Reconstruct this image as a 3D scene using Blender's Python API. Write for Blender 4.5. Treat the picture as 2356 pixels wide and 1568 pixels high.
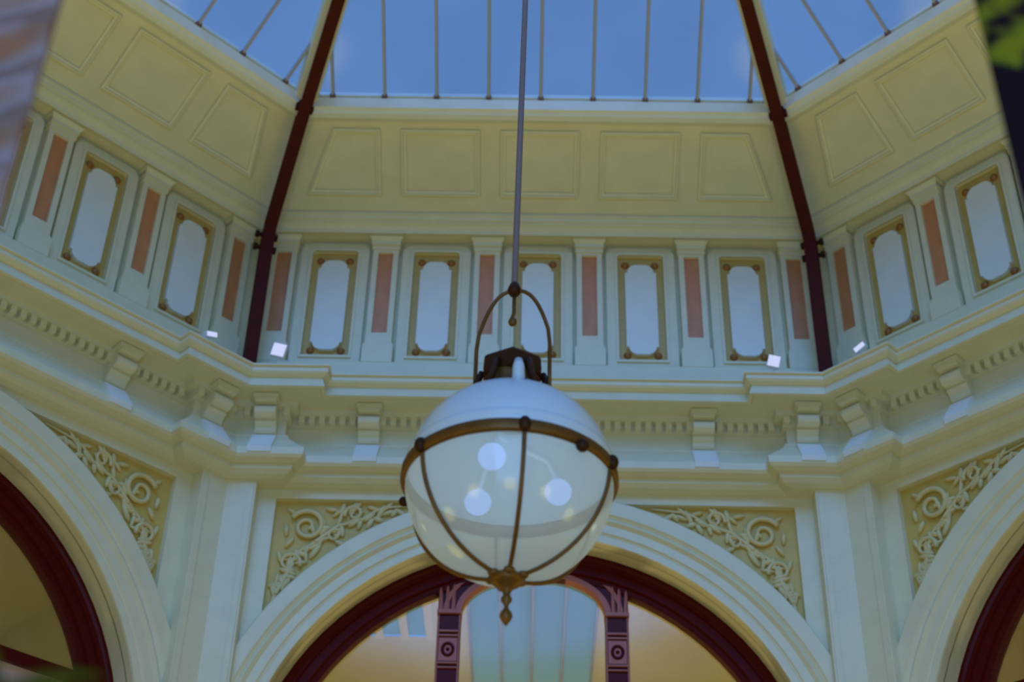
import bpy, bmesh, math, random
from math import sin, cos, pi, radians, sqrt, atan2, tan
from mathutils import Vector, Matrix

random.seed(7)
for o in list(bpy.data.objects):
    bpy.data.objects.remove(o)
scene = bpy.context.scene
COL = scene.collection

# ------------------------------------------------------------------ camera
W, H, F = 2356.0, 1568.0, 3481.9
PITCH, YAW, ROLL = 0.62902, -0.01774, 0.02623
CAM = Vector((-0.032, -4.926, 1.60))
_f = Vector((sin(YAW)*cos(PITCH), cos(YAW)*cos(PITCH), sin(PITCH)))
_r = Vector((cos(YAW), -sin(YAW), 0))
_u = _r.cross(_f)
RGT = cos(ROLL)*_r + sin(ROLL)*_u
UPV = -sin(ROLL)*_r + cos(ROLL)*_u
cam = bpy.data.cameras.new('camera')
cam.sensor_width = 36.0
cam.lens = F/W*36.0
cam.clip_end = 200
cam.dof.use_dof = True
cam.dof.focus_distance = 8.2
cam.dof.aperture_fstop = 1.8
camo = bpy.data.objects.new('camera', cam)
M = Matrix((RGT, UPV, -_f)).transposed().to_4x4()
M.translation = CAM
camo.matrix_world = M
COL.objects.link(camo)
scene.camera = camo

def at(px, py, dist):
    """point seen at pixel (px, py), `dist` metres from the camera"""
    d = (_f + RGT*((px-W/2)/F) - UPV*((py-H/2)/F)).normalized()
    return CAM + d*dist

# ------------------------------------------------------------------ light
vs = scene.view_settings
vs.view_transform = 'Standard'
vs.look = 'None'
vs.gamma = 1.0
vs.exposure = 0.0
vs.use_curve_mapping = False
world = bpy.data.worlds.new('overcast_sky')
world.use_nodes = True
bg = world.node_tree.nodes['Background']
bg.inputs['Color'].default_value = (0.155, 0.33, 0.70, 1)
bg.inputs['Strength'].default_value = 0.75
scene.world = world

def sun(name, direction, energy, color, angle):
    l = bpy.data.lights.new(name, 'SUN')
    l.energy = energy; l.color = color; l.angle = radians(angle)
    o = bpy.data.objects.new(name, l)
    o.rotation_euler = Vector(direction).to_track_quat('-Z', 'Y').to_euler()
    o.location = (0, 0, 30)
    COL.objects.link(o)
sun('veiled_sun', (0.03, 0.74, -0.67), 2.45, (0.125, 0.355, 1.0), 36)

def point(name, loc, energy, color, size=0.25):
    l = bpy.data.lights.new(name, 'POINT')
    l.energy = energy; l.color = color; l.shadow_soft_size = size
    o = bpy.data.objects.new(name, l); o.location = loc
    COL.objects.link(o)
WARM = (1.0, 0.81, 0.02)
for k in range(8):          # unseen warm fill points, added to light the walls from below
    an = k*pi/4
    point('warm_fill', (3.8*sin(an), 3.8*cos(an), 2.2), 30, WARM, 0.5)
    l = bpy.data.lights.new('attic_fill_spot', 'SPOT')      # unseen fill spots, added to warm the attic
    l.energy = (90, 270, 230, 190, 190, 230, 270, 90)[k]; l.color = WARM; l.spot_size = radians(80); l.spot_blend = 1.0; l.shadow_soft_size = 0.3
    o = bpy.data.objects.new('attic_fill_spot', l); o.location = (4.4*sin(an+.39), 4.4*cos(an+.39), 2.6)
    o.rotation_euler = Vector((-sin(an+.39)*.25, -cos(an+.39)*.25, 1)).to_track_quat('-Z', 'Y').to_euler()
    COL.objects.link(o)

def area(name, loc, direction, sx, sy, energy, color):
    l = bpy.data.lights.new(name, 'AREA')
    l.shape = 'RECTANGLE'; l.size = sx; l.size_y = sy; l.energy = energy; l.color = color
    o = bpy.data.objects.new(name, l); o.location = loc
    o.rotation_euler = Vector(direction).to_track_quat('-Z', 'Y').to_euler()
    COL.objects.link(o)
# blue fill light added behind the camera to cool the back wall and attic
area('front_blue_fill', (0, -7.6, 3.9), (0, 1, 0.28), 4.6, 6.5, 300, (0.12, 0.43, 1.0))

# ------------------------------------------------------------------ materials
def principled(name, color, rough=0.5, metal=0.0, spec=0.5, noise=None, bump=None):
    m = bpy.data.materials.new(name); m.use_nodes = True
    nt = m.node_tree; b = nt.nodes['Principled BSDF']
    b.inputs['Base Color'].default_value = (*color, 1)
    b.inputs['Roughness'].default_value = rough
    b.inputs['Metallic'].default_value = metal
    b.inputs['Specular IOR Level'].default_value = spec
    if noise:
        scale, amount = noise
        tc = nt.nodes.new('ShaderNodeTexCoord')
        n = nt.nodes.new('ShaderNodeTexNoise'); n.inputs['Scale'].default_value = scale
        n.inputs['Detail'].default_value = 5
        r = nt.nodes.new('ShaderNodeMapRange')
        r.inputs['From Min'].default_value = 0.3; r.inputs['From Max'].default_value = 0.7
        r.inputs['To Min'].default_value = 1-amount; r.inputs['To Max'].default_value = 1+amount*0.4
        mx = nt.nodes.new('ShaderNodeVectorMath'); mx.operation = 'SCALE'
        mx.inputs[0].default_value = color
        nt.links.new(tc.outputs['Object'], n.inputs['Vector'])
        nt.links.new(n.outputs['Fac'], r.inputs['Value'])
        nt.links.new(r.outputs['Result'], mx.inputs['Scale'])
        nt.links.new(mx.outputs['Vector'], b.inputs['Base Color'])
        if bump:
            bp = nt.nodes.new('ShaderNodeBump'); bp.inputs['Strength'].default_value = bump
            bp.inputs['Distance'].default_value = 0.01
            nt.links.new(n.outputs['Fac'], bp.inputs['Height'])
            nt.links.new(bp.outputs['Normal'], b.inputs['Normal'])
    return m

CREAM = principled('cream_paint', (0.80, 0.725, 0.45), 0.45, noise=(6, 0.05))
CREAM2 = principled('cream_plaster', (0.78, 0.70, 0.43), 0.6, noise=(4, 0.06))
IVORY = principled('ivory_and_lit_foot', (0.84, 0.82, 0.68), 0.45, noise=(5, 0.04))
NICHE_SHADE = principled('ochre_recess_shade', (0.62, 0.40, 0.08), 0.5, noise=(8, 0.08))  # ochre standing in for the shade inside the niche recess
TERRA = principled('terracotta_paint', (0.66, 0.25, 0.08), 0.5, noise=(9, 0.10))
ROSET = principled('russet_rosette_paint', (0.36, 0.13, 0.02), 0.4)
OXRED = principled('oxblood_gloss_paint', (0.085, 0.004, 0.002), 0.3, spec=0.12, noise=(10, 0.15))
OXIRON = principled('oxblood_iron_paint', (0.075, 0.006, 0.002), 0.6, spec=0.15, noise=(7, 0.2))
PINK = principled('dusty_pink_paint', (0.46, 0.16, 0.13), 0.5, spec=0.2)
BRASS = principled('aged_brass', (0.20, 0.085, 0.012), 0.45, metal=0.5, noise=(14, 0.25))
DKBRASS = principled('dark_bronze', (0.055, 0.016, 0.004), 0.5, metal=0.2, spec=0.2, noise=(14, 0.2))
CABLE = principled('grey_cable', (0.20, 0.16, 0.19), 0.5)
BARM = principled('glazing_bar_paint', (0.42, 0.38, 0.33), 0.5)
DOME = principled('white_enamel', (0.70, 0.80, 0.90), 0.2, noise=(3, 0.04))
FLOORM = principled('warm_mosaic_floor', (0.30, 0.25, 0.12), 0.4, noise=(20, 0.2))  # unseen floor, toned dark and warm to cut blue bounce light
FIXT = principled('white_fixture', (0.85, 0.85, 0.88), 0.3)
LEAF = principled('leaf_green', (0.05, 0.10, 0.015), 0.4, noise=(12, 0.4))
POT = principled('black_bowl', (0.012, 0.010, 0.012), 0.4)

def glass_mat(name, tint, transp, diffuse=(0.7, 0.8, 0.95), gloss=0.06, var=0.0):
    m = bpy.data.materials.new(name); m.use_nodes = True
    nt = m.node_tree; nt.nodes.clear()
    out = nt.nodes.new('ShaderNodeOutputMaterial')
    t = nt.nodes.new('ShaderNodeBsdfTransparent'); t.inputs['Color'].default_value = (*tint, 1)
    d = nt.nodes.new('ShaderNodeBsdfTranslucent'); d.inputs['Color'].default_value = (*diffuse, 1)
    g = nt.nodes.new('ShaderNodeBsdfGlossy'); g.inputs['Roughness'].default_value = 0.08
    a = nt.nodes.new('ShaderNodeMixShader'); a.inputs['Fac'].default_value = 1-transp
    b = nt.nodes.new('ShaderNodeMixShader'); b.inputs['Fac'].default_value = gloss
    nt.links.new(t.outputs[0], a.inputs[1]); nt.links.new(d.outputs[0], a.inputs[2])
    nt.links.new(a.outputs[0], b.inputs[1]); nt.links.new(g.outputs[0], b.inputs[2])
    nt.links.new(b.outputs[0], out.inputs['Surface'])
    if var:
        tc = nt.nodes.new('ShaderNodeTexCoord')
        n = nt.nodes.new('ShaderNodeTexNoise'); n.inputs['Scale'].default_value = 0.9
        r = nt.nodes.new('ShaderNodeMapRange')
        r.inputs['From Min'].default_value = 0.35; r.inputs['From Max'].default_value = 0.65
        r.inputs['To Min'].default_value = 1-var; r.inputs['To Max'].default_value = 1.0
        mx = nt.nodes.new('ShaderNodeVectorMath'); mx.operation = 'SCALE'
        mx.inputs[0].default_value = tint
        nt.links.new(tc.outputs['Object'], n.inputs['Vector'])
        nt.links.new(n.outputs['Fac'], r.inputs['Value'])
        nt.links.new(r.outputs['Result'], mx.inputs['Scale'])
        nt.links.new(mx.outputs['Vector'], t.inputs['Color'])
    return m
ROOFGLASS = glass_mat('skylight_glass', (0.92, 0.95, 1.0), 0.82, gloss=0.03, var=0.12)
WINGLASS = glass_mat('lunette_glass', (0.95, 0.95, 0.92), 0.93, gloss=0.06)
MILK = glass_mat('milky_skylight_glass', (0.9, 0.92, 0.75), 0.06, (0.97, 0.86, 0.50), gloss=0.03)

def emission(name, color, strength):
    m = bpy.data.materials.new(name); m.use_nodes = True
    nt = m.node_tree; nt.nodes.clear()
    out = nt.nodes.new('ShaderNodeOutputMaterial'); e = nt.nodes.new('ShaderNodeEmission')
    e.inputs['Color'].default_value = (*color, 1); e.inputs['Strength'].default_value = strength
    nt.links.new(e.outputs[0], out.inputs['Surface'])
    return m
BULB = emission('bulb_glow', (0.30, 0.48, 1.0), 1.5)
FLOODGLOW = emission('floodlight_glow', (0.62, 0.68, 1.0), 0.95)

def opal():
    m = bpy.data.materials.new('opal_glass'); m.use_nodes = True
    nt = m.node_tree; nt.nodes.clear()
    out = nt.nodes.new('ShaderNodeOutputMaterial')
    t = nt.nodes.new('ShaderNodeBsdfTransparent'); t.inputs['Color'].default_value = (0.92, 0.95, 0.96, 1)
    tr = nt.nodes.new('ShaderNodeBsdfTranslucent'); tr.inputs['Color'].default_value = (0.86, 0.92, 0.95, 1)
    d = nt.nodes.new('ShaderNodeBsdfDiffuse'); d.inputs['Color'].default_value = (0.85, 0.88, 0.80, 1)
    g = nt.nodes.new('ShaderNodeBsdfGlossy'); g.inputs['Roughness'].default_value = 0.12
    a = nt.nodes.new('ShaderNodeMixShader'); a.inputs['Fac'].default_value = 0.55
    b = nt.nodes.new('ShaderNodeMixShader'); b.inputs['Fac'].default_value = 0.64
    c = nt.nodes.new('ShaderNodeMixShader'); c.inputs['Fac'].default_value = 0.05
    nt.links.new(tr.outputs[0], a.inputs[1]); nt.links.new(d.outputs[0], a.inputs[2])
    nt.links.new(t.outputs[0], b.inputs[1]); nt.links.new(a.outputs[0], b.inputs[2])
    nt.links.new(b.outputs[0], c.inputs[1]); nt.links.new(g.outputs[0], c.inputs[2])
    nt.links.new(c.outputs[0], out.inputs['Surface'])
    return m
OPAL = opal()

# ------------------------------------------------------------------ mesh helpers
class MB:
    def __init__(self):
        self.v = []; self.f = []
    def add(self, vs, fs):
        o = len(self.v)
        self.v += [tuple(p) for p in vs]; self.f += [tuple(i+o for i in q) for q in fs]
        return self
    def box(self, x0, x1, y0, y1, z0, z1):
        v = [(x, y, z) for x in (x0, x1) for y in (y0, y1) for z in (z0, z1)]
        return self.add(v, [(0,1,3,2), (4,6,7,5), (0,4,5,1), (2,3,7,6), (0,2,6,4), (1,5,7,3)])
    def prism(self, poly, d0, d1):
        """poly: (x, z) outline facing -y, extruded from y=d0 to y=d1"""
        n = len(poly)
        v = [(x, d0, z) for x, z in poly] + [(x, d1, z) for x, z in poly]
        f = [tuple(range(n)), tuple(range(2*n-1, n-1, -1))]
        f += [(i, i+n, (i+1) % n + n, (i+1) % n) for i in range(n)]
        return self.add(v, f)
    def loft(self, rows, close=False):
        n = len(rows[0]); v = [p for r in rows for p in r]; f = []
        for i in range(len(rows)-1):
            for j in range(n if close else n-1):
                k = (j+1) % n
                f.append((i*n+j, i*n+k, (i+1)*n+k, (i+1)*n+j))
        return self.add(v, f)
    def tube(self, pts, rad, seg=8, cap=True):
        pts = [Vector(p) for p in pts]
        rad = rad if isinstance(rad, (list, tuple)) else [rad]*len(pts)
        rows = []; ref = None
        for i, p in enumerate(pts):
            t = (pts[min(i+1, len(pts)-1)] - pts[max(i-1, 0)]).normalized()
            if ref is None:
                ref = t.orthogonal().normalized()
            ref = (ref - t*ref.dot(t)).normalized()
            b = t.cross(ref)
            rows.append([p + rad[i]*(cos(2*pi*k/seg)*ref + sin(2*pi*k/seg)*b) for k in range(seg)])
        o = len(self.v); self.loft(rows, True)
        if cap:
            n = len(rows)
            self.f.append(tuple(o+k for k in range(seg)))
            self.f.append(tuple(o+(n-1)*seg+k for k in reversed(range(seg))))
        return self
    def lathe(self, prof, c=(0, 0, 0), seg=32, a0=0.0):
        rows = [[(c[0]+r*cos(a0+2*pi*k/seg), c[1]+r*sin(a0+2*pi*k/seg), c[2]+z) for k in range(seg)] for r, z in prof]
        return self.loft(rows, True)
    def blob(self, c, rx, ry, rz, ang=0.0, seg=8, rings=5):
        """flattened ellipsoid, turned by ang in the x-z plane"""
        rows = []
        for i in range(rings+1):
            th = pi*i/rings
            row = []
            for k in range(seg):
                ph = 2*pi*k/seg
                x, y, z = rx*cos(th), ry*sin(th)*cos(ph), rz*sin(th)*sin(ph)
                row.append((c[0]+x*cos(ang)-z*sin(ang), c[1]+y, c[2]+x*sin(ang)+z*cos(ang)))
            rows.append(row)
        return self.loft(rows, True)
    def mesh(self, name, mat, smooth=False):
        me = bpy.data.meshes.new(name)
        me.from_pydata(self.v, [], self.f)
        bm = bmesh.new(); bm.from_mesh(me)
        bmesh.ops.recalc_face_normals(bm, faces=bm.faces)
        bm.to_mesh(me); bm.free()
        me.materials.append(mat)
        if smooth:
            for p in me.polygons:
                p.use_smooth = True
        me.update()
        return me
    def build(self, name, mat, parent=None, smooth=False):
        return link(name, self.mesh(name, mat, smooth), parent)

def link(name, data, parent=None):
    o = bpy.data.objects.new(name, data)
    COL.objects.link(o)
    if parent is not None:
        o.parent = parent
    return o
def tag(o, label=None, cat=None, group=None, kind=None):
    if label: o['label'] = label
    if cat: o['category'] = cat
    if group: o['group'] = group
    if kind: o['kind'] = kind
    return o
def empty(name, loc=(0, 0, 0), rz=0.0):
    o = link(name, None); o.location = loc; o.rotation_euler = (0, 0, rz)
    o.empty_display_size = 0.2
    return o

# ------------------------------------------------------------------ dimensions
# every wall is built in its own frame: x along the wall, y outwards from the centre of the rotunda
T8 = math.tan(pi/8)
ZC, RI, RE = 5.62, 2.33, 2.74            # arch centre height, intrados, extrados
A_WALL, A_FRAME, A_PIL = 6.72, 6.65, 6.50
A_FRZ, U_BRK, STEP = 6.64, 2.24, 0.14     # frieze plane, end of the corner break, its depth
A_DRUM = 6.71
ATT0, ATT1 = (6.40, 11.40), (5.45, 12.04) # lower and upper edge of the sloping attic
NARC = 40

def plan(p, z):
    """entablature plan at projection p, mitred at the corner breaks and at the rotunda corners"""
    ar = A_FRZ-STEP-p; a = A_FRZ-p; u = U_BRK-p
    return [(-T8*ar, ar, z), (-u, ar, z), (-u, a, z), (u, a, z), (u, ar, z), (T8*ar, ar, z)]
def straight(a, z):
    return [(-T8*a, a, z), (T8*a, a, z)]

ENT = [(-0.30, 8.36), (-0.02, 8.36), (0.03, 8.365), (0.08, 8.385), (0.12, 8.42), (0.12, 8.458), (0.15, 8.462),
       (0.20, 8.485), (0.22, 8.51), (0.22, 8.575), (0.14, 8.66), (0.06, 8.75), (0.03, 8.80), (0.03, 8.815), (0.0, 8.825),
       (0.0, 8.985), (0.035, 8.99), (0.035, 9.07), (0.10, 9.075), (0.10, 9.13), (0.31, 9.135), (0.33, 9.12), (0.365, 9.125),
       (0.33, 9.232), (0.345, 9.236), (0.37, 9.252), (0.385, 9.272), (0.38, 9.318), (0.40, 9.322), (0.395, 9.342), (0.0, 9.37)]

def archpts(R, a, z0=None):
    pts = []
    if z0 is not None: pts.append((R, a, z0))
    pts += [(R*cos(pi*i/NARC), a, ZC+R*sin(pi*i/NARC)) for i in range(NARC+1)]
    if z0 is not None: pts.append((-R, a, z0))
    return pts

def wall_mesh():
    mb = MB()
    # face of the arched wall
    hw = T8*A_WALL; top = 8.5
    outer = [(hw, A_WALL, 0.0)]
    for i in range(NARC+1):
        c, s = cos(pi*i/NARC), sin(pi*i/NARC)
        k = min(hw/abs(c) if abs(c) > 1e-6 else 1e9, (top-ZC)/s if s > 1e-6 else 1e9)
        outer.append((k*c, A_WALL, ZC+k*s))
    outer.append((-hw, A_WALL, 0.0))
    mb.loft([outer, archpts(RI, A_WALL, 0.0), archpts(RI, 6.92, 0.0)])
    # corner fillers of the arch face
    for s in (-1, 1):
        mb.add([(s*hw, A_WALL, top), (s*hw, A_WALL, top-0.9), (s*(hw-0.9), A_WALL, top)], [(0, 1, 2)])
    # drum wall between entablature and attic
    mb.loft([straight(A_DRUM, 8.4), straight(A_DRUM, 11.45)])
    return mb

def archivolt_mesh():
    prof = [(2.74, 6.72), (2.74, 6.60), (2.725, 6.585), (2.60, 6.585), (2.585, 6.60), (2.565, 6.615), (2.555, 6.60), (2.535, 6.59),
            (2.52, 6.605), (2.505, 6.62), (2.43, 6.62), (2.42, 6.632), (2.405, 6.64), (2.395, 6.63), (2.335, 6.63), (2.33, 6.65), (2.33, 6.74)]
    mb = MB(); mb.loft([archpts(r, a, 0.0) for r, a in prof])
    return mb

def rounded(x0, x1, z0, z1, rb, rt, n=6, notch=False):
    """outline with rounded (or notched) corners; rb bottom radius, rt top radius"""
    pts = []
    for cx, cz, r, a0 in ((x1-rb, z0+rb, rb, -pi/2), (x1-rt, z1-rt, rt, 0), (x0+rt, z1-rt, rt, pi/2), (x0+rb, z0+rb, rb, pi)):
        if r < 1e-4:
            pts.append((cx, cz)); continue
        for i in range(n+1):
            a = a0 + pi/2*i/n
            pts.append((cx+r*cos(a), cz+r*sin(a)))
    return pts

def ring(mb, outer, inner, d0, d1):
    n = len(outer)
    rows = [[(x, d1, z) for x, z in outer], [(x, d0, z) for x, z in outer], [(x, d0, z) for x, z in inner], [(x, d1, z) for x, z in inner]]
    return mb.loft(rows, True)

# ------------------------------------------------------------------ shared meshes
ENT_ME = MB()
ENT_ME.loft([plan(p, z) for p, z in ENT]); ENT_ME = ENT_ME.mesh('entablature', CREAM)
DENTIL_ME = MB().box(-0.027, 0.027, -0.065, 0.0, 0.0, 0.075).mesh('dentil', CREAM)
def bracket_mesh():
    mb = MB(); w = 0.095
    side = [(0.0, 9.12), (-0.23, 9.12), (-0.23, 9.065), (-0.21, 9.055)]
    for i in range(9):     # upper scroll
        a = radians(90 - 0 + 200*i/8)
        side.append((-0.135+0.07*cos(a), 8.985+0.06*sin(a)))
    side += [(-0.12, 8.905), (-0.075, 8.865), (-0.07, 8.835), (-0.055, 8.815), (0.0, 8.815)]
    n = len(side)
    v = [(-w, y, z) for y, z in side] + [(w, y, z) for y, z in side]
    f = [tuple(range(n)), tuple(range(2*n-1, n-1, -1))] + [(i, (i+1) % n, (i+1) % n + n, i+n) for i in range(n)]
    mb.add(v, f)
    mb.box(-0.115, 0.115, -0.245, 0, 9.085, 9.125)
    return mb.mesh('bracket', CREAM)
BRACKET_ME = bracket_mesh()
def foot_mesh():
    mb = MB(); w = 0.105
    side = [(-0.225, 8.525), (-0.232, 8.58), (-0.14, 8.70), (-0.07, 8.79), (0.0, 8.80), (0.0, 8.525)]
    n = len(side)
    v = [(-w, y, z) for y, z in side] + [(w, y, z) for y, z in side]
    mb.add(v, [tuple(range(n)), tuple(range(2*n-1, n-1, -1))] + [(i, (i+1) % n, (i+1) % n + n, i+n) for i in range(n)])
    return mb.mesh('bracket_foot', IVORY)  # paler than the bracket, in place of skylight on its tilted face
FOOT_ME = foot_mesh()

PIL_ME = MB()
ring(PIL_ME, [(-.125, 9.72), (.125, 9.72), (.125, 11.12), (-.125, 11.12)], [(-.073, 10.073), (.073, 10.073), (.073, 11.052), (-.073, 11.052)], 6.615, A_DRUM)
PIL_ME = PIL_ME.mesh('pilaster', CREAM)
STRIP_ME = MB().box(-.0745, .0745, 6.645, 6.69, 10.07, 11.055).mesh('red_strip', TERRA)
CAP_ME = MB().box(-.135, .135, 6.60, A_DRUM, 11.085, 11.115).box(-.142, .142, 6.575, A_DRUM, 11.13, 11.165).box(-.13, .13, 6.595, A_DRUM, 11.115, 11.13)
CAP_ME.loft([[(-.142, 6.575, 11.165), (.142, 6.575, 11.165)], [(-.165, 6.54, 11.20), (.165, 6.54, 11.20)]]).box(-.165, .165, 6.54, A_DRUM, 11.20, 11.25)
CAP_ME = CAP_ME.mesh('capital', CREAM)
BASE_ME = MB().box(-.145, .145, 6.59, A_DRUM, 9.72, 9.92).box(-.135, .135, 6.605, A_DRUM, 9.92, 9.95).mesh('pilaster_base', CREAM)

NICHE_ME = MB()
ring(NICHE_ME, rounded(-.335, .335, 9.735, 11.18, .001, .09), rounded(-.225, .225, 9.825, 11.09, .001, .035), 6.655, A_DRUM)
ring(NICHE_ME, rounded(-.25, .25, 9.80, 11.115, .001, .05), rounded(-.225, .225, 9.825, 11.09, .001, .035), 6.64, 6.66)
NICHE_ME = NICHE_ME.mesh('niche', CREAM)
RECESS_ME = MB().box(-.235, .235, 6.695, 6.705, 9.815, 11.10).mesh('niche_back', NICHE_SHADE)
def npanel():
    pts = []
    x, z0, z1 = .152, 9.90, 10.975
    # scooped corners: square shoulder, then a rounded head and foot
    def corner(sx, z, sz, r):
        return [(sx*x, z-sz*r), (sx*(x-.022), z-sz*r), (sx*(x-.03), z-sz*r*.55), (sx*(x-.055), z-sz*r*.22), (sx*(x-.085), z-sz*.004), (sx*(x-.095), z)]
    pts += list(reversed(corner(1, z0, -1, .085)))
    pts += corner(1, z1, 1, .10)
    pts += list(reversed(corner(-1, z1, 1, .10)))
    pts += corner(-1, z0, -1, .085)
    return MB().prism(pts, 6.655, 6.70).mesh('niche_panel', IVORY)
NPANEL_ME = npanel()
ROS_ME = MB().lathe([(0.0, -.03), (.018, -.027), (.034, -.016), (.04, 0.0)], seg=12).mesh('rosette', ROSET, True)
for v in ROS_ME.vertices:
    v.co = (v.co.x, v.co.z, v.co.y)

def carving_mesh():
    """rinceau in the right-hand spandrel: scrolls, stems and leaves"""
    mb = MB(); y0 = 6.70
    def spiral(cx, cz, r0, turns, start, sgn=1, rad=.026):
        pts = []; n = int(26*turns)
        for i in range(n+1):
            t = i/n; a = start+sgn*2*pi*turns*t; r = r0*(1-.86*t)
            pts.append((cx+r*cos(a), y0-.012*(1-t)-.008, cz+r*sin(a)))
        mb.tube(pts, [rad*(1-.35*i/n) for i in range(n+1)], 6)
    def stem(pts, r=.022):
        out = []
        P = [Vector((p[0], y0-.012, p[1])) for p in pts]
        for i in range(len(P)-1):
            a, b = P[max(i-1, 0)], P[i]; c, d = P[i+1], P[min(i+2, len(P)-1)]
            for k in range(6):
                t = k/6
                out.append(.5*((2*b)+(c-a)*t+(2*a-5*b+4*c-d)*t*t+(3*b-a-3*c+d)*t**3))
        out.append(P[-1]); mb.tube(out, [r*(1-.6*i/(len(out)-1)) for i in range(len(out))], 6)
    spiral(1.98, 8.02, .16, 1.6, radians(30), 1)
    spiral(2.10, 7.66, .10, 1.3, radians(200), -1, .02)
    spiral(1.58, 8.15, .085, 1.3, radians(-20), 1, .02)
    spiral(1.74, 7.93, .06, 1.1, radians(120), -1, .016)
    stem([(2.19, 7.36), (2.12, 7.52), (2.04, 7.75), (1.86, 7.90), (1.83, 8.08)])
    stem([(1.90, 7.86), (1.72, 8.02), (1.62, 8.06), (1.50, 8.18)])
    stem([(1.52, 8.08), (1.36, 8.20), (1.20, 8.23), (1.02, 8.25)], .018)
    rnd = random.Random(3)
    for i in range(72):
        th = radians(29 + 38*i/71)
        R = RE + .055 + rnd.random()*max(.02, min(.34, (2.23-RE*cos(th))*.55, (8.24-(ZC+RE*sin(th)))*1.1+.0))
        x, z = R*cos(th), ZC+R*sin(th)
        if x > 2.21 or z > 8.235: continue
        mb.blob((x, y0-.006, z), .05+.035*rnd.random(), .024, .017+.012*rnd.random(), th+pi/2+rnd.uniform(-1.2, 1.2), 7, 5)
    for x, z, a in ((2.12, 8.16, .6), (2.16, 7.98, 1.5), (2.12, 7.86, 2.2), (1.78, 8.19, .2), (1.42, 8.21, .3), (1.28, 8.17, -.4), (2.19, 7.72, 1.3), (2.19, 7.50, 1.7), (2.2, 7.30, 1.6)):
        mb.blob((x, y0-.006, z), .06, .026, .022, a, 7, 5)
    v = [p for p in mb.v]
    return mb.mesh('spandrel_carving', principled('ochre_cream_relief', (0.76, 0.60, 0.25), 0.5, noise=(8, 0.08)), True)
CARVE_R = carving_mesh()
CARVE_L = CARVE_R.copy()
for v in CARVE_L.vertices: v.co.x = -v.co.x
CARVE_L.flip_normals()
GROUND_R = None
SPAND = principled('ochre_spandrel_paint', (0.66, 0.46, 0.10), 0.55, noise=(8, 0.08))
def spandrel_ground(s):
    pts = [(s*2.28, 8.28)]
    th0 = math.acos(2.28/(RE-.03)); th1 = math.asin((8.28-ZC)/(RE-.03))
    for i in range(13):
        th = th0+(th1-th0)*i/12
        pts.append((s*(RE-.03)*cos(th), ZC+(RE-.03)*sin(th)))
    return MB().prism(pts, 6.708, 6.719).mesh('spandrel_ground', SPAND)
GROUND = {s: spandrel_ground(s) for s in (-1, 1)}

# attic slope helpers
_L = sqrt((ATT0[0]-ATT1[0])**2+(ATT1[1]-ATT0[1])**2)
SD = ((ATT1[0]-ATT0[0])/_L, (ATT1[1]-ATT0[1])/_L)     # up the slope (y, z)
SN = (-SD[1], SD[0])                                     # towards the room (y, z): pointing in and down
if SN[1] > 0: SN = (-SN[0], -SN[1])
def slope(u, s, h=0.0):
    return (u, ATT0[0]+SD[0]*s+SN[0]*h, ATT0[1]+SD[1]*s+SN[1]*h)
def slope_frame(poly, w=.05, h=.04):
    """moulded frame round a panel on the attic slope; poly = four (u, s)"""
    c = (sum(p[0] for p in poly)/4, sum(p[1] for p in poly)/4)
    def inset(d):
        out = []
        n = len(poly)
        for i in range(n):
            p0, p1, p2 = Vector(poly[i-1]), Vector(poly[i]), Vector(poly[(i+1) % n])
            e1, e2 = (p1-p0).normalized(), (p2-p1).normalized()
            n1, n2 = Vector((-e1.y, e1.x)), Vector((-e2.y, e2.x))
            if n1.dot(Vector(c)-p1) < 0: n1 = -n1
            if n2.dot(Vector(c)-p1) < 0: n2 = -n2
            b = (n1+n2).normalized(); out.append(p1+b*(d/max(.3, b.dot(n1))))
        return out
    mb = MB()
    rows = [[slope(p[0], p[1], hh) for p in inset(d)] for d, hh in ((0, -.005), (0.004, h), (w*.45, h*1.15), (w*.6, h*.7), (w, h*.6), (w+.004, -.005))]
    mb.loft(rows, True)
    return mb

def cornice_drum():
    prof = [(6.71, 11.245), (6.53, 11.245), (6.53, 11.215), (6.50, 11.205), (6.49, 11.24), (6.455, 11.275), (6.43, 11.285), (6.43, 11.305), (6.41, 11.31), (6.40, 11.345), (6.385, 11.35), (6.385, 11.375), (6.40, 11.40)]
    mb = MB(); mb.loft([straight(a, z) for a, z in prof])
    return mb.mesh('drum_cornice', CREAM)
DCORN_ME = cornice_drum()
def plinth():
    prof = [(6.50, 9.30), (6.50, 9.50), (6.52, 9.52), (6.57, 9.54), (6.57, 9.70), (6.60, 9.725), (6.71, 9.735)]
    mb = MB(); mb.loft([straight(a, z) for a, z in prof])
    return mb.mesh('drum_plinth', CREAM)
PLINTH_ME = plinth()
ATTIC_ME = MB()
ATTIC_ME.loft([straight(*ATT0), straight(*ATT1)]); ATTIC_ME = ATTIC_ME.mesh('attic', CREAM2)
CURB_ME = MB()
CURB_ME.loft([straight(a, z) for a, z in ((5.66, 11.90), (5.56, 11.845), (5.50, 11.85), (5.485, 11.875), (5.45, 11.885), (5.435, 11.99), (5.47, 12.03), (5.47, 12.10))])
CURB_ME = CURB_ME.mesh('skylight_curb', IVORY)

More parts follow.
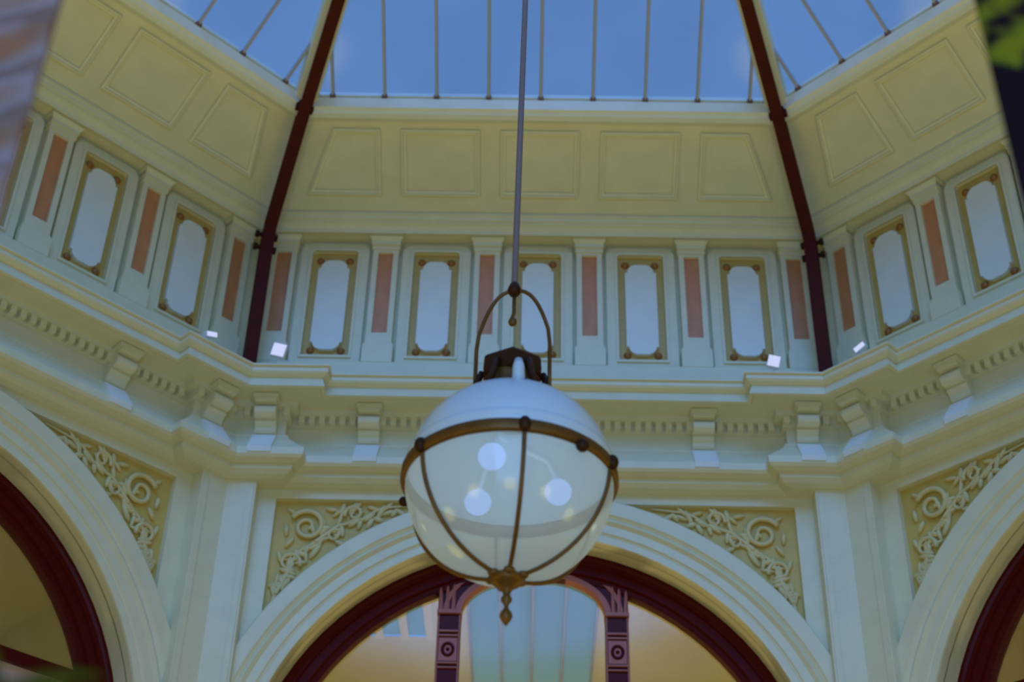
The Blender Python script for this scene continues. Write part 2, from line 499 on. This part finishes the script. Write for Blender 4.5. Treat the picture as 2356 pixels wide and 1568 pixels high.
# ------------------------------------------------------------------ walls
SIDES = [('wall_back', 0, True, 'cream wall with the arched window straight behind the globe lantern'),
         ('wall_left', -1, True, 'cream arched wall with red strips beside the mauve banner'),
         ('wall_right', 1, True, 'cream arched wall with red strips beside the dark leaf-print banner'),
         ('wall_far_left', -2, False, 'plain cream wall hidden behind the mauve banner'),
         ('wall_far_right', 2, False, 'plain cream wall hidden behind the dark leaf-print banner'),
         ('wall_front_left', -3, False, 'plain cream wall opposite the wall beside the dark banner'),
         ('wall_front_right', 3, False, 'plain cream wall opposite the wall beside the mauve banner'),
         ('wall_front', 4, 'arch', 'unseen cream wall with arch opened to admit fill light opposite the arched window behind the lantern')]  # arch opened to let blue light reach the back wall
WALL_ME = wall_mesh().mesh('arched_wall', CREAM2)
ARCHV_ME = archivolt_mesh().mesh('archivolt', CREAM)
PLAIN = MB()
PLAIN.loft([straight(A_FRAME, 0), straight(A_FRAME, 8.4), straight(6.30, 9.1), straight(6.30, 9.3), straight(A_DRUM, 9.4), straight(A_DRUM, 11.25), straight(6.40, 11.40)])
PLAIN = PLAIN.mesh('plain_wall', CREAM2)
SF = MB()
SF.box(-2.275, 2.275, A_FRAME, A_WALL, 8.275, 8.42)
for s in (-1, 1):
    SF.box(*sorted((s*2.275, s*2.46)), A_FRAME, A_WALL, 0.0, 8.42)
SF = SF.mesh('spandrel_frame', CREAM)
CP = {}
for s in (-1, 1):
    c = T8*A_PIL
    v = [(s*2.435, A_WALL, 0), (s*2.435, A_PIL, 0), (s*c, A_PIL, 0), (s*2.435, A_WALL, 8.42), (s*2.435, A_PIL, 8.42), (s*c, A_PIL, 8.42)]
    mb = MB().add(v, [(0, 1, 4, 3), (1, 2, 5, 4)])
    mb.box(*sorted((s*2.452, s*2.50)), A_PIL-.012, A_PIL, 0, 8.30)
    CP[s] = mb.mesh('corner_pilaster', CREAM)

WALLS = {}
for name, k, full, label in SIDES:
    w = link(name, WALL_ME if full else PLAIN)
    w.rotation_euler = (0, 0, -k*pi/4)
    tag(w, label, 'wall', kind='structure')
    WALLS[k] = w
    if full == 'arch':
        link('entablature', ENT_ME, w); link('drum_cornice', DCORN_ME, w); link('drum_plinth', PLINTH_ME, w)
    at_ = link('attic', ATTIC_ME, w)
    link('skylight_curb', CURB_ME, w)
    if full is not True:
        continue
    link('archivolt', ARCHV_ME, w)
    sf = link('spandrel_frame', SF, w)
    for s in (-1, 1):
        link('spandrel_ground', GROUND[s], sf)
        link('spandrel_carving', CARVE_R if s > 0 else CARVE_L, sf)
        link('corner_pilaster', CP[s], w)
    e = link('entablature', ENT_ME, w)
    brk = [-2.41, -1.5, 0.0, 1.5, 2.41]
    for u in brk:
        b = link('bracket', BRACKET_ME, e); b.location = (u, A_FRZ - (STEP if abs(u) > 2 else 0), 0)
        b = link('bracket_foot', FOOT_ME, e); b.location = (u, A_FRZ - (STEP if abs(u) > 2 else 0)-.006, 0)
    pitch = 0.092
    n = int(2.14/pitch)
    for i in range(-n, n+1):
        u = i*pitch
        if any(abs(u-b) < 0.115 for b in brk) or abs(u) > 2.13: continue
        d = link('dentil', DENTIL_ME, e); d.location = (u, A_FRZ-.035, 8.998)
    for s in (-1, 1):
        for u in (2.235, 2.585):
            d = link('dentil', DENTIL_ME, e); d.location = (s*u, A_FRZ-STEP-.035, 8.998)
    link('drum_plinth', PLINTH_ME, w)
    link('drum_cornice', DCORN_ME, w)
    for i in range(6):
        u = i-2.5
        p = link('pilaster', PIL_ME, w); p.location.x = u
        link('red_strip', STRIP_ME, p)
        link('capital', CAP_ME, p)
        link('pilaster_base', BASE_ME, p)
    for i in range(5):
        u = i-2.0
        nc = link('niche', NICHE_ME, w); nc.location.x = u
        link('niche_back', RECESS_ME, nc)
        link('niche_panel', NPANEL_ME, nc)
        for x in (-.145, .145):
            for z in (9.905, 10.99):
                r = link('rosette', ROS_ME, nc); r.location = (x, 6.695, z)
    # framed panels on the attic slope
    sb, st, pw, hwid = 0.165, 0.83, 0.966, 0.385
    for i in range(5):
        c = (i-2)*pw
        poly = [(c-hwid, sb), (c+hwid, sb), (c+hwid, st), (c-hwid, st)]
        if i == 0: poly[0], poly[3] = (-2.28, sb), (-2.01, st)
        if i == 4: poly[1], poly[2] = (2.28, sb), (2.01, st)
        slope_frame(poly).build('attic_panel_frame', CREAM, at_)

# floor
fl = MB()
R8 = 6.8/cos(pi/8)
fl.add([(R8*sin(pi/8+k*pi/4), R8*cos(pi/8+k*pi/4), 0) for k in range(8)], [tuple(range(8))])
tag(fl.build('floor', FLOORM), 'dark warm mosaic floor of the rotunda', 'floor', kind='structure')

# ------------------------------------------------------------------ skylight
ROOF_T = tan(radians(35))
A0, Z0 = 5.46, 12.045
def roofz(a): return Z0+(A0-a)*ROOF_T
bars = [-2.0+.5*i for i in range(9)]
edges = [-T8*A0]+bars+[T8*A0]
PANES = []
for i in range(len(edges)-1):
    u0, u1 = edges[i], edges[i+1]
    def top(u): return max(abs(u)/T8, 0.25)
    a0, a1 = top(u0), top(u1)
    pts = [(u0, A0, Z0), (u1, A0, Z0), (u1, a1, roofz(a1)), (u0, a0, roofz(a0))]
    if abs(a0-A0) < 1e-6: pts = pts[:3]
    if abs(a1-A0) < 1e-6: pts = [pts[0], pts[1], pts[3]]
    PANES.append(MB().add(pts, [tuple(range(len(pts)))]).mesh('pane', ROOFGLASS))
BARS = []
for u in bars:
    a1 = max(abs(u)/T8, .3)
    h = .05; w = .017
    v = []
    for a in (A0, a1):
        z = roofz(a)
        v += [(u-w, a, z-.005), (u+w, a, z-.005), (u+w*.6, a, z-h), (u-w*.6, a, z-h)]
    BARS.append((u, MB().add(v, [(0, 1, 5, 4), (1, 2, 6, 5), (2, 3, 7, 6), (3, 0, 4, 7), (0, 3, 2, 1), (4, 5, 6, 7)]).mesh('glazing_bar', BARM)))
SHOE = principled('brown_bar_shoe', (0.22, 0.10, 0.05), 0.6)
SKYL = {0: 'blue glazed skylight slope above the wall behind the globe lantern', -1: 'blue glazed skylight slope above the wall beside the mauve banner',
        1: 'blue glazed skylight slope above the wall beside the dark leaf-print banner', -2: 'blue glazed skylight slope above the mauve banner',
        2: 'blue glazed skylight slope above the dark leaf-print banner', -3: 'blue glazed skylight slope facing the one beside the dark banner',
        3: 'blue glazed skylight slope facing the one beside the mauve banner', 4: 'blue glazed skylight slope facing the one behind the lantern'}
foot_me = MB().box(-.026, .026, A0-.035, A0+.02, Z0-.045, Z0-.005).mesh('bar_shoe', SHOE)
for i, k in enumerate((0, -1, 1, -2, 2, -3, 3, 4)):
    s = empty('window_%d' % (i+4), (0, 0, 0), -k*pi/4)
    tag(s, SKYL[k], 'skylight', kind='structure')
    for pm in PANES: link('pane', pm, s)
    for u, bmesh_ in BARS:
        b = link('glazing_bar', bmesh_, s)
        if i < 3:
            q = link('bar_shoe', foot_me, b); q.location.x = u

# ------------------------------------------------------------------ iron ribs at the corners
def rib(label, ang):
    """ang: direction of the corner seen from the centre, measured from +y towards +x"""
    root = empty('roof_rib', (0, 0, 0), -ang)
    tag(root, label, 'rib', 'iron roof ribs at the corners of the rotunda')
    K = 1/cos(pi/8)                                # apothem -> corner radius
    path = [(6.35*K, 9.34), (6.35*K, 11.02), (6.30*K, 11.13), (6.20*K, 11.22), (5.45*K, 11.86), (0.30*K, 11.86+5.15*ROOF_T)]
    def sweep(w0, w1, d0, d1, pth):
        rows = []
        for i, (r, z) in enumerate(pth):
            a = Vector(pth[max(i-1, 0)]); b = Vector(pth[min(i+1, len(pth)-1)])
            t = (b-a).normalized(); n = Vector((-t.y, t.x))      # towards the room
            p = Vector((r, z))
            rows.append([(-w0, *(p+n*d0)), (w0, *(p+n*d0)), (w1, *(p+n*d1)), (-w1, *(p+n*d1))])
        mb = MB(); mb.loft(rows, True)
        mb.f.append((0, 1, 2, 3)); return mb
    sweep(.058, .058, .045, .075, path).build('flange', OXIRON, root)
    sweep(.02, .02, -.07, .05, path).build('web', OXIRON, root)
    sweep(.05, .05, -.085, -.06, path).build('back_flange', OXIRON, root)
    hip = [(5.50*K, 12.02), (0.30*K, 12.02+5.2*ROOF_T)]
    h = sweep(.12, .10, .0, .12, hip).build('hip_beam', CREAM, root)
    # bracket at the bend
    g = MB()
    side = [(6.33*K, 10.98), (6.33*K, 11.30), (6.05*K, 11.50), (6.16*K, 11.26), (6.27*K, 11.10)]
    n = len(side)
    g.add([(-.03, r, z) for r, z in side]+[(.03, r, z) for r, z in side], [tuple(range(n)), tuple(range(2*n-1, n-1, -1))]+[(i, (i+1) % n, (i+1) % n+n, i+n) for i in range(n)])
    g.build('bracket', OXIRON, root)
    for z in (11.08, 10.92):
        t = MB().tube([(-.10, 6.42*K, z), (.10, 6.42*K, z)], .022, 8).tube([(-.11, 6.42*K, z), (-.075, 6.42*K, z)], .036, 8).tube([(.075, 6.42*K, z), (.11, 6.42*K, z)], .036, 8)
        t.build('tie_bolt', DKBRASS, root)
    for s in (6.2, 5.0):
        r = (s-.75)*K; z = 11.86+(5.45-(s-.75))*ROOF_T
        MB().box(-.085, .085, r-.03, r+.03, z-.03, z+.16).build('clamp', OXIRON, root)
    return root
rib('dark red iron roof rib in the corner between the lantern wall and mauve banner wall', -pi/8)
rib('dark red iron roof rib in the corner between the lantern wall and dark banner wall', pi/8)
rib('dark red iron roof rib hidden behind the mauve banner', -3*pi/8)
rib('dark red iron roof rib hidden behind the dark leaf-print banner', 3*pi/8)

# ------------------------------------------------------------------ lunette windows
APRON = principled('pale_pink_panel', (0.62, 0.42, 0.34), 0.5)
def lunette(n, k, label):
    root = empty('window_%d' % n, (0, 0, 0), -k*pi/4)
    tag(root, label, 'window', kind='structure')
    fr = MB()
    prof = [(2.345, 6.90), (2.30, 6.90), (2.28, 6.915), (2.24, 6.915), (2.23, 6.935), (2.16, 6.94), (2.145, 6.97), (2.10, 6.98), (2.10, 7.08), (2.345, 7.08)]
    fr.loft([archpts(r, a, 0.0) for r, a in prof]); fr.build('frame', OXRED, root)
    mu = .72; hw = .10; zs = 7.37; yf = 6.99
    # mullions with banded ornament
    for s in (-1, 1):
        m = MB().box(s*mu-hw, s*mu+hw, yf, yf+.1, 0, zs).build('mullion', OXRED, root)
        for z0, z1 in ((zs-.185, zs-.170), (zs-.225, zs-.212), (zs-.475, zs-.462), (zs-.515, zs-.505)):
            MB().box(s*mu-.082, s*mu+.082, yf-.022, yf, z0, z1).build('ornament_band', PINK, m)
        MB().box(s*mu-.078, s*mu+.078, yf-.012, yf, zs-.45, zs-.24).build('ornament_panel', PINK, m)
        MB().tube([(s*mu+.045*cos(q*pi/8), yf-.014, zs-.345+.055*sin(q*pi/8)) for q in range(17)], .014, 6).build('ornament_ring', OXRED, m, True)
        MB().blob((s*mu, yf-.012, zs-.345), .018, .016, .018).build('boss', OXRED, m, True)
        for x in (-.09, .09):
            MB().tube([(s*mu+x, yf-.004, 0), (s*mu+x, yf-.004, zs-.02)], .008, 6).build('edge_bead', PINK, m)
        # fluted fan above the capital
        cap = MB().box(s*mu-hw-.005, s*mu+hw+.005, yf-.03, yf+.1, zs-.015, zs+.02).build('capital_block', PINK, m)
        hx = sqrt(2.13**2-(mu)**2)
        ztop = ZC+hx
        MB().box(s*mu-hw, s*mu+hw, yf+.01, yf+.1, zs, ztop+.02).build('mullion_head', OXRED, m)
        for x in (-.075, -.02, .03):
            MB().tube([(s*(mu-x*1.0), yf-.005, zs+.02), (s*(mu-x*1.15), yf-.005, zs+.30)], [.02, .012], 6).build('flute', PINK, m)
    # arch between the mullions
    xr = mu-hw; rise = .37
    def ell(a, dr, y): return ((xr+dr)*cos(a), y, zs+(rise+dr)*sin(a))
    for dr0, dr1, y0, y1, mat, nm in ((-.0, .05, yf-.02, yf+.09, PINK, 'arch_rib'), (.05, .12, yf+.0, yf+.09, OXRED, 'arch_fillet'), (.12, .155, yf-.015, yf+.09, PINK, 'arch_rib')):
        rows = [[ell(pi*i/28, dr0, y1), ell(pi*i/28, dr0, y0), ell(pi*i/28, dr1, y0), ell(pi*i/28, dr1, y1)] for i in range(29)]
        MB().loft(rows, True).build(nm, mat, root)
    # spandrel boards between that arch and the frame
    sp = []
    top = [(x, yf+.04, min(ZC+sqrt(2.13**2-x*x), 9)) for x in [(-mu)+2*mu*i/28 for i in range(29)]]
    low = []
    for x, y, z in top:
        q = max(0.0, 1-(x/(xr+.10))**2); low.append((x, y, zs+(rise+.10)*sqrt(q)))
    MB().loft([top, low]).build('head_board', OXRED, root)
    MB().box(-2.1, 2.1, yf, yf+.1, 6.36, 6.46).build('transom', OXRED, root)
    MB().box(-2.1, 2.1, yf+.05, yf+.09, 5.2, 6.36).build('apron_panel', APRON, root)
    # glass
    def zt(x): return ZC+sqrt(max(0, 2.105**2-x*x))
    for x0, x1 in ((-2.1, -mu-hw+.01), (-mu+hw-.01, mu-hw+.01), (mu+hw-.01, 2.1)):
        n_ = 14
        up = [(x0+(x1-x0)*i/n_, yf+.06, zt(x0+(x1-x0)*i/n_)) for i in range(n_+1)]
        mid = [(p[0], p[1], 6.41) for p in up]
        low = [(p[0], p[1], 0.0) for p in up]
        MB().loft([up, mid]).build('pane', WINGLASS, root)
        MB().loft([mid, low]).build('pane', WINGLASS, root)
    return root
lunette(1, 0, 'arched oxblood-framed window with two pink-banded mullions behind the globe lantern')
lunette(2, -1, 'arched oxblood-framed window in the wall beside the mauve banner')
lunette(3, 1, 'arched oxblood-framed window in the wall beside the dark leaf-print banner')

# passages behind the windows
ROOMM = principled('passage_plaster', (0.70, 0.63, 0.36), 0.6, noise=(2, 0.05))
def passage(name, k, label, depth, power, skylit):
    root = MB()
    y0, y1, x, zt = 7.10, 7.10+depth, 2.65, 8.05
    root.add([(-x, y0, 0), (-x, y1, 0), (-x, y1, zt), (-x, y0, zt)], [(0, 1, 2, 3)])
    root.add([(x, y0, 0), (x, y1, 0), (x, y1, zt), (x, y0, zt)], [(0, 1, 2, 3)])
    root.add([(-x, y1, 0), (x, y1, 0), (x, y1, zt), (-x, y1, zt)], [(0, 1, 2, 3)])
    root.add([(-x, y0, 0), (x, y0, 0), (x, y1, 0), (-x, y1, 0)], [(0, 1, 2, 3)])
    root.add([(-x, y0, zt), (-2.33, y0, zt), (-2.33, y0, 0), (-x, y0, 0)], [(0, 1, 2, 3)])
    root.add([(x, y0, zt), (2.33, y0, zt), (2.33, y0, 0), (x, y0, 0)], [(0, 1, 2, 3)])
    if skylit:
        holes = [(-.62, .62)]
        xs = [-x, -.62, .62, x]
        q0, q1, ya, yb = -1.72, -1.02, 7.95, 8.95
        for (a0, a1, b0, b1) in ((-x, q0, y0, y1), (q1, -.62, y0, y1), (q0, q1, y0, ya), (q0, q1, yb, y1)):
            root.add([(a0, b0, zt), (a1, b0, zt), (a1, b1, zt), (a0, b1, zt)], [(0, 1, 2, 3)])
        root.add([(x, y0, zt), (.62, y0, zt), (.62, y1, zt), (x, y1, zt)], [(0, 1, 2, 3)])
    else:
        root.add([(-x, y0, zt), (x, y0, zt), (x, y1, zt), (-x, y1, zt)], [(0, 1, 2, 3)])
    o = root.build(name, ROOMM); o.rotation_euler = (0, 0, -k*pi/4)
    tag(o, label, 'wall', kind='structure')
    if skylit:
        for i in range(4):
            MB().box(-.62+.31*i+.008, -.62+.31*(i+1)-.008, y0, y1, zt+.02, zt+.03).build('pane', MILK, o)
        for i in range(5):
            MB().box(-.62+.31*i-.012, -.62+.31*i+.012, y0, y1, zt-.02, zt+.04).build('glazing_bar', BARM, o)
    if skylit:
        for i in range(3):
            MB().box(q0+.25*i, q0+.25*i+.17, ya, yb, zt+.02, zt+.03).build('pane', MILK, o)
            MB().box(q0+.25*i+.17, q0+.25*i+.25, ya, yb, zt-.03, zt+.03).build('glazing_bar', CREAM2, o)
    n = Vector((sin(k*pi/4), cos(k*pi/4), 0))
    point('passage_fill', n*(7.1+depth*.55)+Vector((0, 0, 4.4)), power, (1.0, .88, .42), .3)  # unseen fill light added to brighten the passage
    return o
passage('wall_passage_back', 0, 'pale cream passage seen through the arched window behind the lantern', 3.2, 95, True)
passage('wall_passage_left', -1, 'dim olive passage seen through the arched window beside the mauve banner', 3.2, 32, False)
passage('wall_passage_right', 1, 'dim olive passage seen through the arched window beside the dark banner', 3.2, 46, False)

# ------------------------------------------------------------------ globe lantern
LC = Vector((-0.115, 0.0, 4.525)); LR = 0.396
root = empty('globe_lantern', LC)
tag(root, 'large globe lantern with white upper dome, opal lower glass and brown metal ribs', 'lantern')
def sph(R, a0, a1, n=16):
    return [(R*cos(a0+(a1-a0)*i/n), R*sin(a0+(a1-a0)*i/n)) for i in range(n+1)]
MB().lathe(sph(LR, 0.03, pi/2-.18), seg=48).build('upper_dome', DOME, root, True)
MB().lathe(sph(LR*.995, -pi/2+.03, -0.02), seg=48).build('opal_bowl', OPAL, root, True)
MB().lathe([(LR*.97, .030), (LR*1.0, .034), (LR*1.035, .022), (LR*1.04, -.010), (LR*1.01, -.024), (LR*.98, -.020), (LR*.97, .030)], seg=64).build('equator_ring', BRASS, root, True)
MB().lathe([(LR*.985, .085), (LR*1.0, .08), (LR*1.008, .05), (LR*.995, .03)], seg=48).build('dome_lip', DOME, root, True)
toCam = (CAM-LC); az0 = atan2(toCam.y, toCam.x)
def azi(deg): return az0+radians(deg)          # positive: to the right in the photograph
for k in range(6):
    a = azi(7+60*k)
    pts = [(LR*1.01*cos(t)*cos(a), LR*1.01*cos(t)*sin(a), LR*1.01*sin(t)) for t in [-(pi/2-.06)*i/18 for i in range(19)]]
    r = MB().tube(pts, .0088, 6).build('meridian_rib', BRASS, root, True)
    p = Vector((LR*1.035*cos(a), LR*1.035*sin(a), .003))
    MB().blob(p, .024, .024, .034).build('rib_clip', DKBRASS, r, True)
a = azi(39)
MB().blob((LR*1.04*cos(a), LR*1.04*sin(a), -.028), .026, .026, .026).build('hinge', DKBRASS, root, True)
a = azi(-112)
MB().tube([(LR*1.02*cos(a), LR*1.02*sin(a), 0), (LR*1.09*cos(a), LR*1.09*sin(a), 0)], .008, 6).blob((LR*1.10*cos(a), LR*1.10*sin(a), 0), .022, .022, .022).build('catch_knob', DKBRASS, root, True)
MB().lathe([(0.0, -.395), (.055, -.392), (.068, -.408), (.05, -.425), (.026, -.438), (.016, -.455), (.012, -.468), (.020, -.480), (.020, -.490), (.009, -.505), (.008, -.520), (.021, -.538), (.024, -.552), (.016, -.568), (.006, -.582), (0, -.59)], seg=18).build('finial', BRASS, root, True)
st = MB()
for k in range(6):
    a = azi(7+60*k)
    st.blob((.062*cos(a), .062*sin(a), -.398), .022, .022, .016)
st.build('finial_star', BRASS, root, True)
for k, d in ((0, -20), (1, -142), (2, 108)):
    a = azi(d); p = Vector((.195*cos(a), .195*sin(a), .0))
    MB().tube([p*.25+Vector((0, 0, .16)), p*.8+Vector((0, 0, .13)), p+Vector((0, 0, .05))], .014, 8).build('bulb_holder', DOME, root, True)
    MB().blob(p, .052, .052, .052, seg=16, rings=10).build('bulb', BULB, root, True)
# neck and crown
MB().lathe([(.19, .335), (.182, .352), (.150, .372), (.128, .40), (.118, .43), (.112, .46)], seg=24).build('neck', BRASS, root, True)
MB().lathe([(.112, .455), (.128, .462), (.132, .482), (.128, .535), (.118, .548), (.07, .565), (.0, .572)], seg=6, a0=azi(0)).build('crown', DKBRASS, root)
for k in range(6):
    a = azi(30+60*k)
    MB().tube([(.12*cos(a), .12*sin(a), .50), (.142*cos(a), .142*sin(a), .44), (.155*cos(a), .155*sin(a), .40), (.185*cos(a), .185*sin(a), .36)], [.014, .016, .016, .012], 6).build('crown_leaf', DKBRASS, root, True)
glint_az = azi(10)
MB().tube([(.145*cos(glint_az), .145*sin(glint_az), .34), (.138*cos(glint_az), .138*sin(glint_az), .44), (.133*cos(glint_az), .133*sin(glint_az), .475)], [.028, .024, .016], 10).build('neck_highlight', DOME, root, True)  # pale tube standing in for the skylight highlight on the neck
bail = []
ba = azi(78)
for i in range(25):
    t = -1+2*i/24
    x = .15*math.copysign(min(1, abs(t)*1.25)**.75 if abs(t) < .8 else 1, t)
    ax = abs(x)/.15
    z = .915-.24*ax**2.6 if abs(t) < .8 else .675-(abs(t)-.8)/.2*.27
    bail.append((x*cos(ba), x*sin(ba), z))
MB().tube(bail, .0085, 8).build('bail', BRASS, root, True)
MB().lathe([(0, .955), (.018, .95), (.026, .93), (.03, .915), (.02, .895), (0, .89)], seg=14).build('bail_knob', DKBRASS, root, True)
MB().tube([(0, 0, .89), (0, 0, .80), (-.008, 0, .77), (-.004, 0, .745)], [.008, .008, .008, .006], 8).blob((-.004, 0, .755), .018, .018, .022).build('inner_hook', BRASS, root, True)
zt = roofz(0.25)-LC.z
MB().tube([(0, 0, .95), (.02, 0, 3.0), (.06, 0, 6.0), (.115, 0, zt)], .0135, 8).build('suspension_cable', CABLE, root, True)
point('lantern_bulb_light', LC+Vector((0, 0, .02)), 1.1, (.70, .90, 1.0), .18)

# ------------------------------------------------------------------ small floodlights on the cornice
def floodlight(loc, rot, label, s=.12, h=None):
    """stands on the cornice: foot plate, stem, tilted housing and lens"""
    h = h or s
    r = empty('floodlight', (loc[0], loc[1], 9.345), rot); tag(r, label, 'floodlight', 'small white floodlights on the cornice')
    z = loc[2]-9.345+.06
    tilt = (radians(12), radians(14 if h == s else -18), 0)
    a = MB().box(-s*.5, s*.5, -.02, .03, -h/2, h/2).build('housing', FIXT, r); a.location.z = z+h/2; a.rotation_euler = tilt
    b = MB().box(-s*.46, s*.46, -.028, -.021, -h*.46, h*.46).build('lens', FLOODGLOW, r); b.location.z = z+h/2; b.rotation_euler = tilt
    MB().tube([(0, .035, .0), (0, .035, z+h*.4)], .008, 6).box(-.04, .04, .0, .07, -.004, .008).build('stem', FIXT, r)
    MB().tube([(-s*.1, .035, .01), (-s*1.6, .06, .01)], .008, 6).build('cable', FIXT, r)
    return r

# ------------------------------------------------------------------ hanging banners near the camera
SATIN = principled('mauve_satin', (0.22, 0.10, 0.06), 0.42, metal=0.2, spec=0.4)
def print_mat():
    m = bpy.data.materials.new('leaf_print_cloth'); m.use_nodes = True
    nt = m.node_tree; b = nt.nodes['Principled BSDF']; b.inputs['Roughness'].default_value = .8; b.inputs['Specular IOR Level'].default_value = .1
    tc = nt.nodes.new('ShaderNodeTexCoord')
    n = nt.nodes.new('ShaderNodeTexNoise'); n.inputs['Scale'].default_value = 14; n.inputs['Detail'].default_value = 1.5
    mp = nt.nodes.new('ShaderNodeMapping'); mp.inputs['Location'].default_value = (3.3, 0.0, 1.9)
    r = nt.nodes.new('ShaderNodeValToRGB')
    r.color_ramp.elements[0].position = .46; r.color_ramp.elements[0].color = (.008, .001, .002, 1)
    r.color_ramp.elements[1].position = .60; r.color_ramp.elements[1].color = (.15, .13, .002, 1)
    sp = nt.nodes.new('ShaderNodeSeparateXYZ'); gr = nt.nodes.new('ShaderNodeMapRange')      # the printed leaves fill the upper part
    gr.inputs['From Min'].default_value = -.02; gr.inputs['From Max'].default_value = .10
    gr.inputs['To Min'].default_value = -.30; gr.inputs['To Max'].default_value = .06
    ad = nt.nodes.new('ShaderNodeMath'); ad.operation = 'ADD'
    nt.links.new(tc.outputs['Object'], sp.inputs[0]); nt.links.new(sp.outputs['Z'], gr.inputs['Value'])
    nt.links.new(gr.outputs['Result'], ad.inputs[0]); nt.links.new(n.outputs['Fac'], ad.inputs[1])
    nt.links.new(tc.outputs['Object'], mp.inputs['Vector']); nt.links.new(mp.outputs['Vector'], n.inputs['Vector'])
    nt.links.new(ad.outputs[0], r.inputs['Fac']); nt.links.new(r.outputs['Color'], b.inputs['Base Color'])
    return m
LEAFPRINT = print_mat()
def banner(px, py, dist, sgn, width, up, down, mat, label, folds, yaw):
    p = at(px, py, dist)
    root = empty('hanging_banner', p, yaw); tag(root, label, 'banner')
    nu, nz = 60, 110
    rows = []
    for j in range(nz+1):
        z = -down+(up+down)*j/nz
        row = []
        for i in range(nu+1):
            x = width*i/nu
            d = folds*(sin(38*x+52*z+1.0)+.6*sin(17*x+21*z))*min(1, x/.06+.15)
            row.append((sgn*x, d, z))
        rows.append(row)
    c = MB().loft(rows).build('cloth', mat, root, True)
    so = c.modifiers.new('thickness', 'SOLIDIFY'); so.thickness = .003
    MB().tube([(-sgn*.0, 0, up), (sgn*(width+.03), 0, up)], .012, 8).build('rod', DKBRASS, root)
    for x in (.08, width-.08):
        MB().tube([(sgn*x, 0, up), (sgn*x, 0, 11.0-p.z)], .004, 6).build('cord', CABLE, root)
    return root
banner(78, 235, 2.7, -1, .75, 1.1, .9, SATIN, 'glossy mauve satin banner with slanting folds hanging beside the cream wall', .016, radians(14))
banner(2296, 235, 2.9, 1, .75, 1.1, .9, LEAFPRINT, 'dark plum banner with blurred green leaf print hanging beside the cream wall', .004, radians(-14))

# floodlights: stand on the cornice at the corner breaks
def corner_local(k, u, a, z):
    an = k*pi/4
    return Vector((u*cos(an)+a*sin(an), -u*sin(an)+a*cos(an), z))
floodlight(corner_local(0, -2.335, 6.20, 9.425), 0, 'small white floodlight on the lantern wall cornice by the mauve banner side rib', .125)
floodlight(corner_local(-1, 2.09, 6.17, 9.37), radians(45), 'slim white floodlight lying flat on the mauve banner wall cornice', .11, .045)
floodlight(corner_local(0, 2.13, 6.20, 9.395), 0, 'small white floodlight on the lantern wall cornice by the dark banner side rib', .11)
floodlight(corner_local(1, -2.15, 6.17, 9.37), radians(-45), 'slim white floodlight lying flat on the dark banner wall cornice', .11, .045)

# ------------------------------------------------------------------ potted palm at the lower corner
pl = at(-70, 1590, 1.9)
root = empty('potted_palm', (pl.x, pl.y, 0)); tag(root, 'tall potted plant with dark green leaves standing below the mauve banner', 'plant')
MB().lathe([(0, 0), (.17, 0), (.20, .05), (.24, .40), (.255, .42), (.255, .45), (.225, .45), (.22, .41), (0, .40)], seg=24).build('pot', POT, root, True)
MB().tube([(0, 0, .40), (.02, .01, 1.1), (-.01, 0, 1.7), (0, 0, pl.z-.03)], [.03, .026, .02, .014], 8).build('stem', DKBRASS, root, True)
rnd = random.Random(5)
for i in range(26):
    a = rnd.uniform(0, 2*pi); l = rnd.uniform(.07, .15); e = rnd.uniform(-.2, 1.1)
    rows = []
    for j in range(6):
        t = j/5; rr = .008+l*t*cos(e*(1-.6*t)); z = pl.z-.02+rnd.uniform(0, .002)+l*t*sin(e)*(1-.55*t)
        wd = .022*sin(pi*min(1, t*.9+.1))
        c = Vector((rr*cos(a), rr*sin(a), z)); sv = Vector((-sin(a), cos(a), 0))*wd
        rows.append([c-sv, c+Vector((0, 0, -.006)), c+sv])
    MB().loft(rows).build('leaf', LEAF, root, True)
